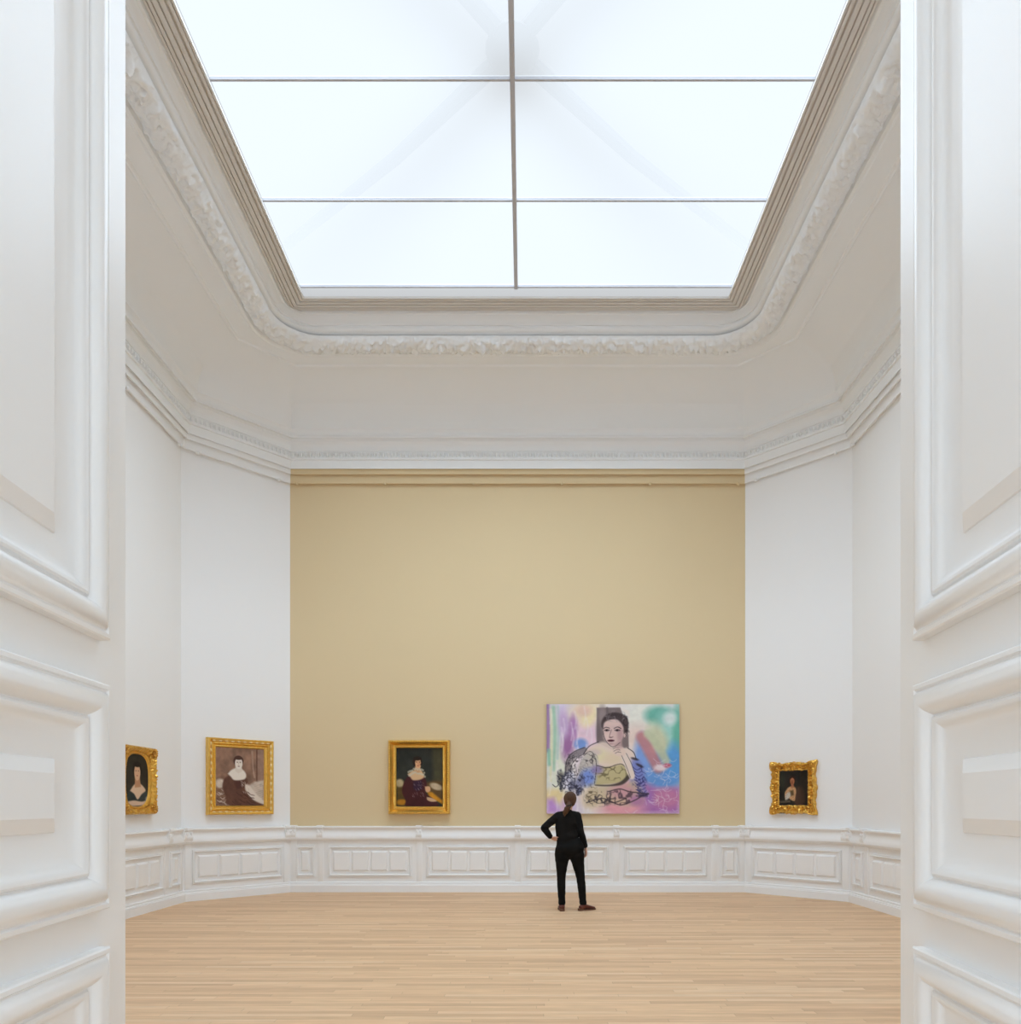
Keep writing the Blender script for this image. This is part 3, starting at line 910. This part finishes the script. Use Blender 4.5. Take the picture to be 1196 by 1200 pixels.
# chair back with woven hatching
A.stroke([(.155, .63), (.165, .53), (.215, .46), (.285, .42)], .022, (128, 120, 124), .85, .4)
A.lace(.22, .56, .07, .12, INK, 60, .10, .75, .6, -.5)
A.stroke([(.143, .63), (.152, .51), (.205, .435), (.285, .395)], .0028, INK); A.stroke([(.18, .64), (.19, .55), (.235, .485), (.29, .45)], .0025, INK)
# shoulders, bodice, sleeves
A.poly([(.28, .47), (.31, .41), (.38, .36), (.44, .345), (.56, .40), (.62, .40), (.66, .45), (.66, .52), (.60, .57), (.48, .585), (.37, .56), (.32, .50)], (228, 208, 196), .02, .9, True)
E(.40, .47, .06, .06, (226, 216, 180), .9); E(.50, .50, .07, .06, (224, 206, 176), .9, 0, .8); E(.36, .44, .05, .03, (214, 196, 190), .9)
A.poly([(.28, .47), (.33, .43), (.37, .46), (.39, .55), (.36, .66), (.37, .74), (.29, .74), (.25, .66), (.24, .57)], (190, 184, 176), .02, .8, True)
A.poly([(.37, .56), (.47, .575), (.57, .55), (.62, .60), (.61, .68), (.54, .72), (.44, .735), (.365, .73)], (190, 178, 134), .02, .95, True)
E(.31, .67, .055, .075, (126, 150, 216), .8); E(.38, .60, .045, .04, (140, 126, 184), .9, 0, .8)
A.poly([(.64, .50), (.70, .52), (.735, .62), (.745, .76), (.76, .83), (.66, .86), (.63, .74), (.63, .60)], (120, 124, 190), .03, .75, True)
A.poly([(.32, .76), (.45, .74), (.58, .735), (.66, .70), (.72, .80), (.72, .90), (.60, .93), (.46, .91), (.30, .94), (.29, .84)], (200, 182, 150), .04, .8, True)
E(.57, .80, .10, .06, (204, 152, 164), .9, 0, .8); E(.68, .88, .06, .05, (176, 120, 168), .9, 0, .8)
# lace, flowers and folds in fine ink
A.lace(.33, .50, .05, .07, INK, 30, .05, .7); A.lace(.30, .66, .06, .09, (60, 64, 116), 34, .05, .6); A.lace(.50, .63, .12, .06, (96, 86, 62), 26, .07, .75)
A.lace(.40, .86, .11, .07, INK, 30, .09, .8, .4); A.lace(.57, .85, .12, .07, (70, 54, 66), 26, .08, .75, .4); A.lace(.70, .70, .05, .14, (50, 50, 104), 30, .07, .75); A.lace(.33, .80, .05, .07, (90, 78, 60), 34, .08, .7)
for cx, cy, rx, ry, c_ in ((.105, .67, .026, .055, (74, 70, 66)), (.175, .66, .035, .045, (200, 204, 226)), (.19, .74, .03, .05, (66, 68, 100)), (.25, .72, .035, .06, (110, 116, 158)), (.24, .80, .02, .03, (78, 88, 124)), (.11, .76, .012, .03, (80, 78, 84)), (.15, .72, .03, .07, (214, 212, 232))):
    E(cx, cy, rx, ry, c_, .8, 0, .75); A.lace(cx, cy, rx * 1.3, ry * 1.3, (44, 44, 60), 40, .10, .85, .4)
A.stroke([(.045, .735), (.07, .755), (.10, .72)], .003, INK); A.stroke([(.23, .83), (.225, .80), (.25, .76)], .003, INK)
E(.665, .50, .03, .012, INK, .6, .3, .8); E(.70, .56, .03, .012, INK, .6, .5, .8)
for k in range(9):
    y = .57 + k * .030; A.stroke([(.645 + .004 * k, y), (.68 + .006 * k, y + .03), (.71 + .006 * k, y + .012)], .0026, (58, 54, 112), .85)
A.poly([(.365, .735), (.48, .735), (.56, .705), (.62, .635), (.63, .67), (.57, .735), (.46, .75), (.37, .745)], (64, 56, 54), .01, .9, True)
for pts in ([(.30, .90), (.42, .86), (.50, .90), (.60, .86)], [(.47, .88), (.56, .92), (.66, .88), (.73, .83)], [(.46, .80), (.55, .775), (.63, .80), (.77, .82)]):
    A.stroke(pts, .0045, (64, 54, 62), .8)
A.poly([(.70, .82), (.77, .81), (.76, .845), (.69, .85)], (60, 52, 76), .015, .8)
# contour lines
A.stroke([(.275, .46), (.32, .385), (.39, .345)], .0032, INK); A.stroke([(.61, .40), (.655, .44), (.675, .50)], .0032, INK)
A.stroke([(.28, .47), (.315, .435), (.35, .45), (.375, .56), (.36, .73)], .0022, INK); A.stroke([(.375, .56), (.46, .58), (.52, .555), (.57, .55), (.61, .60)], .0028, INK)
# raised forearm with a loosely closed hand
A.poly([(.555, .46), (.60, .45), (.635, .54), (.665, .66), (.63, .68), (.585, .56)], (228, 212, 202), .012, 1, True)
A.poly([(.495, .41), (.53, .385), (.57, .39), (.595, .43), (.585, .47), (.545, .475), (.505, .455)], (226, 204, 192), .010, 1, True)
A.stroke([(.565, .47), (.598, .56), (.632, .67)], .002, INK); A.stroke([(.60, .45), (.638, .54), (.667, .64)], .002, INK)
for a_, b_ in (((.50, .41), (.545, .40)), ((.505, .43), (.555, .42)), ((.515, .45), (.56, .442))): A.stroke([a_, ((a_[0] + b_[0]) / 2, a_[1] - .014), b_], .0018, INK, .9)
# head: face turned a little to the left
A.poly([(.425, .22), (.44, .165), (.49, .14), (.55, .15), (.58, .21), (.577, .29), (.553, .345), (.51, .385), (.478, .375), (.445, .33), (.430, .28)], (214, 186, 182), .01, 1, True)
E(.46, .30, .03, .04, (226, 200, 194), .9, 0, .7); E(.553, .28, .022, .07, (184, 150, 152), .9, 0, .8); E(.50, .17, .05, .025, (224, 198, 192), .9, 0, .6)
A.poly([(.50, .36), (.56, .33), (.575, .40), (.53, .42)], (196, 164, 162), .02, .8)
A.poly([(.425, .23), (.43, .175), (.465, .145), (.52, .135), (.555, .165), (.578, .21), (.583, .27), (.60, .27), (.618, .20), (.605, .12), (.56, .085), (.50, .075), (.445, .10), (.415, .15), (.412, .20)], (72, 60, 62), .012, .95, True)
A.lace(.51, .11, .10, .05, (150, 140, 142), 26, .05, .55, .5); A.lace(.60, .20, .03, .10, (40, 34, 38), 30, .06, .6)
for k in range(12):
    t = k / 11; A.stroke([(.43 + .15 * t, .15 - .045 * math.sin(PI * t)), (.445 + .15 * t, .115 - .03 * math.sin(PI * t))], .0018, (44, 36, 40), .6)
A.stroke([(.43, .222), (.448, .211), (.474, .219)], .0030, INK); A.stroke([(.508, .222), (.535, .208), (.560, .222)], .0032, INK)
for cx in (.454, .533):
    E(cx, .240, .020, .009, (96, 80, 86), .5, 0, .8); E(cx - .002, .241, .007, .008, (40, 32, 38), .4); A.stroke([(cx - .022, .240), (cx, .230), (cx + .022, .239)], .0024, INK)
A.stroke([(.488, .235), (.474, .290), (.482, .302), (.500, .298)], .0026, (126, 96, 100), .9); E(.482, .304, .014, .006, (110, 80, 84), .6, 0, .7)
E(.484, .333, .026, .011, (96, 46, 60), .35); A.stroke([(.459, .331), (.482, .334), (.510, .330)], .0018, (50, 26, 34)); E(.484, .362, .018, .008, (184, 150, 150), .9, 0, .8)
A.stroke([(.427, .25), (.432, .29), (.447, .335), (.48, .38), (.51, .388), (.553, .35)], .0022, INK, .85); E(.590, .285, .010, .024, (206, 178, 172), .4); A.stroke([(.585, .265), (.598, .285), (.588, .31)], .0018, INK)
A.canvas('canvas', w, h, -.050, 0, root)

# ------------------------------------------------------------------ the visitor
pr = empty('person', (.757, 10.13, 0))
tag(pr, 'woman in black with brown ponytail, hand on hip, facing the pastel canvas', 'person')

LSH, LEL, LWR = (-.165, .0, 1.325), (-.372, -.075, 1.158), (-.275, -.03, 1.025)
RSH, REL, RWR = (.098, .0, 1.325), (.146, -.04, 1.10), (.214, .0, .885)
LHIP, LKN, LAN = (-.112, 0, .80), (-.126, .012, .45), (-.118, -.012, .10)
RHIP, RKN, RAN = (.085, 0, .80), (.146, .012, .45), (.178, -.005, .10)

def hand(bm, wrist, dirv, across, palm_n, curl, thumb_side, L=.085):
    """palm plus four fingers and a thumb; dirv along the hand, across = index side, palm_n = where the palm faces"""
    d = Vector(dirv).normalized(); a = Vector(across).normalized(); n = Vector(palm_n).normalized()
    w0 = Vector(wrist)
    add_tube(bm, [w0 - d * .02, w0 + d * .02, w0 + d * .055, w0 + d * L], [(.022, .017), (.030, .016), (.038, .016), (.036, .013)], 14, ref=n)
    for k, (off, ln) in enumerate(((.029, .070), (.010, .078), (-.010, .073), (-.028, .058))):
        p = w0 + d * (L - .01) + a * off
        pts = [p]; ang = 0
        for s, seg in enumerate((.45, .32, .25)):
            ang += curl[s]
            p = p + (d * math.cos(ang) + n * math.sin(ang)) * ln * seg
            pts.append(p)
        add_tube(bm, [w0 + d * (L - .035) + a * off * .9] + pts, [.0095, .0095, .0085, .0078, .0065], 10, ref=n)
    p = w0 + d * .025 + a * .026
    t1 = p + (a * .75 + d * .65 + n * .2).normalized() * .035
    t2 = t1 + (a * .35 + d * .9 + n * .35).normalized() * .028
    t3 = t2 + (a * .1 + d * .95 + n * .4).normalized() * .022
    add_tube(bm, [w0 + d * .012 + a * .012, p, t1, t2, t3], [.012, .0125, .0105, .0095, .0075], 10, ref=n)

bm = bmesh.new()
# trunk
limb(bm, [(-.012, .0, .82), (-.015, -.005, .86), (-.035, -.005, .98), (-.062, 0, 1.08), (-.075, .005, 1.2), (-.05, .0, 1.32), (-.035, -.005, 1.375)],
     [(.13, .09), (.17, .105), (.14, .09), (.118, .082), (.125, .092), (.10, .07), (.045, .042)])
limb(bm, [(-.033, -.008, 1.34), (-.026, -.004, 1.40), (-.012, .016, 1.47)], [.052, .048, .05])
# head
hd = Vector((-.002, .022, 1.545))
add_ellipsoid(bm, hd + Vector((0, -.008, .012)), (.074, .092, .090), 24, 16)
add_ellipsoid(bm, hd + Vector((0, .035, -.045)), (.056, .056, .066), 20, 12)
add_ellipsoid(bm, hd + Vector((0, .098, -.018)), (.012, .020, .022), 10, 8)   # nose
add_ellipsoid(bm, hd + Vector((0, .082, -.092)), (.022, .018, .016), 10, 8)   # chin
for s in (-1, 1): add_ellipsoid(bm, hd + Vector((s * .076, .0, -.015)), (.010, .020, .030), 10, 8)
# arms
for a_, b_, c_ in ((LSH, LEL, LWR), (RSH, REL, RWR)):
    a_, b_, c_ = Vector(a_), Vector(b_), Vector(c_)
    add_tube(bm, [a_, a_.lerp(b_, .5), b_], [.040, .036, .031])
    add_tube(bm, [b_, b_.lerp(c_, .4), c_], [.031, .031, .021])
hand(bm, Vector(LWR), (.86, .18, -.40), (.15, -.75, .35), (.45, .35, .2), (.25, .55, .5), 1)
hand(bm, Vector(RWR), (.06, .06, -1), (-.35, .95, .1), (-1, -.35, 0), (.12, .28, .3), 1)
# legs
for H, K, An in ((LHIP, LKN, LAN), (RHIP, RKN, RAN)):
    H, K, An = Vector(H), Vector(K), Vector(An)
    limb(bm, [H, H.lerp(K, .45), K, K.lerp(An, .4) + Vector((0, -.012, 0)), An, An - Vector((0, 0, .03))], [.085, .074, .048, .048, .034, .034])
remeshed('body', bm, SKIN, pr, .0065, 3)

bm = bmesh.new()
limb(bm, [(-.028, -.012, 1.012), (-.045, -.006, 1.045), (-.062, .0, 1.09), (-.060, .005, 1.18), (-.048, .002, 1.255), (-.036, .0, 1.315), (-.034, -.005, 1.365), (-.032, -.006, 1.388)],
     [(.158, .112), (.152, .108), (.142, .102), (.152, .112), (.158, .112), (.130, .095), (.078, .066), (.056, .056)], n=28)
def sleeve(bm, a, b, c, r):
    a, b, c = Vector(a), Vector(b), Vector(c)
    nb = Vector((-.035, -.004, 1.352))
    add_tube(bm, [nb, nb.lerp(a, .5) + Vector((0, 0, .004)), a], [.052, .052, r[0]])
    add_tube(bm, [a, a.lerp(b, .5), b], [r[0], r[1], r[2]])
    add_tube(bm, [b, b.lerp(c, .45), b.lerp(c, .93)], [r[2], r[3], r[4]])
sleeve(bm, LSH, LEL, LWR, [.058, .056, .048, .046, .038])
sleeve(bm, RSH, REL, RWR, [.058, .054, .047, .043, .036])
def wr(co, n):
    v = Vector(co)
    f = mnoise.noise(Vector((v.x * 14, v.y * 14, v.z * 22)))
    return v + Vector(n) * f * .004
blouse = remeshed('blouse', bm, BLOUSE, pr, .0075, 4, wr)

bm = bmesh.new()
limb(bm, [(-.012, -.014, .825), (-.012, -.020, .85), (-.013, -.022, .88), (-.022, -.012, .93), (-.040, -.006, 1.0), (-.048, -.005, 1.045)],
     [(.170, .115), (.200, .136), (.203, .138), (.186, .122), (.155, .105), (.146, .10)], n=28)
for H, K, An, hipw in ((LHIP, LKN, LAN, .098), (RHIP, RKN, RAN, .100)):
    H, K, An = Vector(H), Vector(K), Vector(An)
    limb(bm, [H + Vector((0, -.012, .03)), H.lerp(K, .10) + Vector((0, -.012, 0)), H.lerp(K, .30), H.lerp(K, .62), K, K.lerp(An, .4) + Vector((0, -.012, 0)), K.lerp(An, .75), An + Vector((0, 0, .0))], [.104, .106, .094, .076, .0615, .058, .051, .050], n=20)
remeshed('trousers', bm, TROUSER, pr, .0075, 14, wr)

def boot(ankle, ang):
    d = Vector((math.sin(ang), math.cos(ang), 0)); side = Vector((d.y, -d.x, 0))
    a = Vector((ankle[0], ankle[1], 0)); Z = Vector((0, 0, 1))
    bm = bmesh.new()
    limb(bm, [a + Z * .10, a + Z * .08, a - d * .008 + Z * .05], [.040, .043, .044], ref=d)
    limb(bm, [a - d * .040 + Z * .05, a + d * .03 + Z * .055, a + d * .10 + Z * .043, a + d * .155 + Z * .034, a + d * .195 + Z * .030], [(.036, .030), (.040, .036), (.044, .027), (.042, .019), (.026, .012)], ref=Z)
    b = remeshed('boot', bm, LEATHER, pr, .006, 3)
    bm = bmesh.new()
    outl = [(-.075, .018), (-.06, .034), (0, .036), (.08, .042), (.15, .045), (.19, .036), (.215, .012)]
    pts = [a + d * x + side * y for x, y in outl] + [a + d * x - side * y for x, y in reversed(outl)]
    add_grid(bm, [[p + Z * .001 for p in pts], [p + Z * .018 for p in pts]], closed_v=True)
    bm.faces.new([v for v in bm.verts][:14]); bm.faces.new([v for v in bm.verts][14:])
    hl = [(-.078, .020), (-.06, .034), (-.005, .034)]
    pts = [a + d * x + side * y for x, y in hl] + [a + d * x - side * y for x, y in reversed(hl)]
    V = add_grid(bm, [[p + Z * .001 for p in pts], [p + Z * .034 for p in pts]], closed_v=True)
    bm.faces.new(V[0]); bm.faces.new(V[1])
    obj('sole', bm, SOLE, b)
boot((LAN[0], LAN[1]), math.radians(-3))
boot((RAN[0], RAN[1]), math.radians(58))

# hair: cap, gathered nape and ponytail
bm = bmesh.new()
add_ellipsoid(bm, hd + Vector((.0, -.022, .016)), (.089, .097, .101), 28, 18)
add_ellipsoid(bm, hd + Vector((-.004, -.060, -.030)), (.078, .056, .066), 24, 14)
limb(bm, [hd + Vector((-.012, -.092, -.045)), (-.032, -.108, 1.455), (-.055, -.112, 1.41), (-.080, -.104, 1.36), (-.088, -.10, 1.325)], [(.036, .030), (.036, .028), (.040, .028), (.030, .022), (.010, .010)])
def strands(co, n):
    v = Vector(co)
    a = math.atan2(v.x - hd.x, -(v.y - hd.y) + .02)
    f = math.sin(a * 34 + 6 * mnoise.noise(v * 9)) * .0022 + mnoise.noise(Vector((v.x * 40, v.y * 40, v.z * 7))) * .0035
    return v + Vector(n) * f
hair = remeshed('hair', bm, HAIR, pr, .005, 3, strands)
bm = bmesh.new()
ringp = []
c = Vector((-.026, -.106, 1.468))
for k in range(13):
    a = 2 * PI * k / 12; ringp.append(c + Vector((math.cos(a) * .037, math.sin(a) * .031, math.cos(a) * .012)))
add_tube(bm, ringp, [.007] * 13, 8, caps=False)
obj('hair_tie', bm, BUTTON, hair)
for s in (-1, 1):
    bm = bmesh.new(); add_ellipsoid(bm, hd + Vector((s * .030, .078, .004)), (.013, .010, .008), 12, 8); obj('eye', bm, EYE, pr)
bm = bmesh.new(); add_ellipsoid(bm, hd + Vector((0, .090, -.060)), (.022, .008, .008), 12, 8); obj('mouth', bm, LIP, pr)

# ------------------------------------------------------------------ hall on this side of the doorway
bm = bmesh.new(); add_box(bm, -4.2, -4.0, -4.0, CY - R, 0, 5.2); struct('wall_hall_left', bm, WHITE)
bm = bmesh.new(); add_box(bm, 4.0, 4.2, -4.0, CY - R, 0, 5.2); struct('wall_hall_right', bm, WHITE)
bm = bmesh.new(); add_box(bm, -4.2, 4.2, -4.2, -4.0, 0, 5.2); struct('wall_hall_rear', bm, WHITE)
bm = bmesh.new(); add_box(bm, -4.2, 4.2, -4.2, CY - R - .2, 5.2, 5.3); struct('ceiling_hall', bm, WHITE)

# ------------------------------------------------------------------ light
def area(name, loc, sx, sy, power, col=(1, 1, 1), rot=(0, 0, 0)):
    l = bpy.data.lights.new(name, 'AREA'); l.shape = 'RECTANGLE'; l.size = sx; l.size_y = sy; l.energy = power; l.color = col
    o = bpy.data.objects.new(name, l); o.location = loc; o.rotation_euler = rot
    COL.objects.link(o)
    return o
area('hall_fill_light', (0, -3.9, 2.1), 5.0, 3.0, 218, (.67, .84, 1), (PI / 2, 0, 0))  # added unseen fill that evens the light on the door leaves; no window modelled
sl = bpy.data.lights.new('daylight', 'SUN'); sl.energy = 80; sl.angle = math.radians(125); sl.color = (.70, .85, 1)
so = bpy.data.objects.new('daylight', sl); so.location = (0, CY, 14); COL.objects.link(so)

W = bpy.data.worlds.new('sky'); SC.world = W; W.use_nodes = True
bg = W.node_tree.nodes['Background']; bg.inputs['Color'].default_value = (.93, .965, 1, 1); bg.inputs['Strength'].default_value = 0.4

# ------------------------------------------------------------------ camera
cam = bpy.data.cameras.new('camera'); co = bpy.data.objects.new('camera', cam); COL.objects.link(co)
co.location = (.125, 0, 1.49); co.rotation_euler = (PI / 2, 0, 0)
cam.sensor_width = 36; cam.lens = 850 * 36 / 1200
cam.shift_x = -17 / 1200; cam.shift_y = 342 / 1200
cam.clip_start = .05; cam.clip_end = 100
SC.camera = co

SC.view_settings.view_transform = 'Standard'; SC.view_settings.look = 'None'
SC.view_settings.gamma = 1; SC.view_settings.exposure = 0.0
SC.cycles.use_denoising = True
SC.cycles.max_bounces = 14; SC.cycles.diffuse_bounces = 10; SC.cycles.glossy_bounces = 4
SC.cycles.sample_clamp_indirect = 6
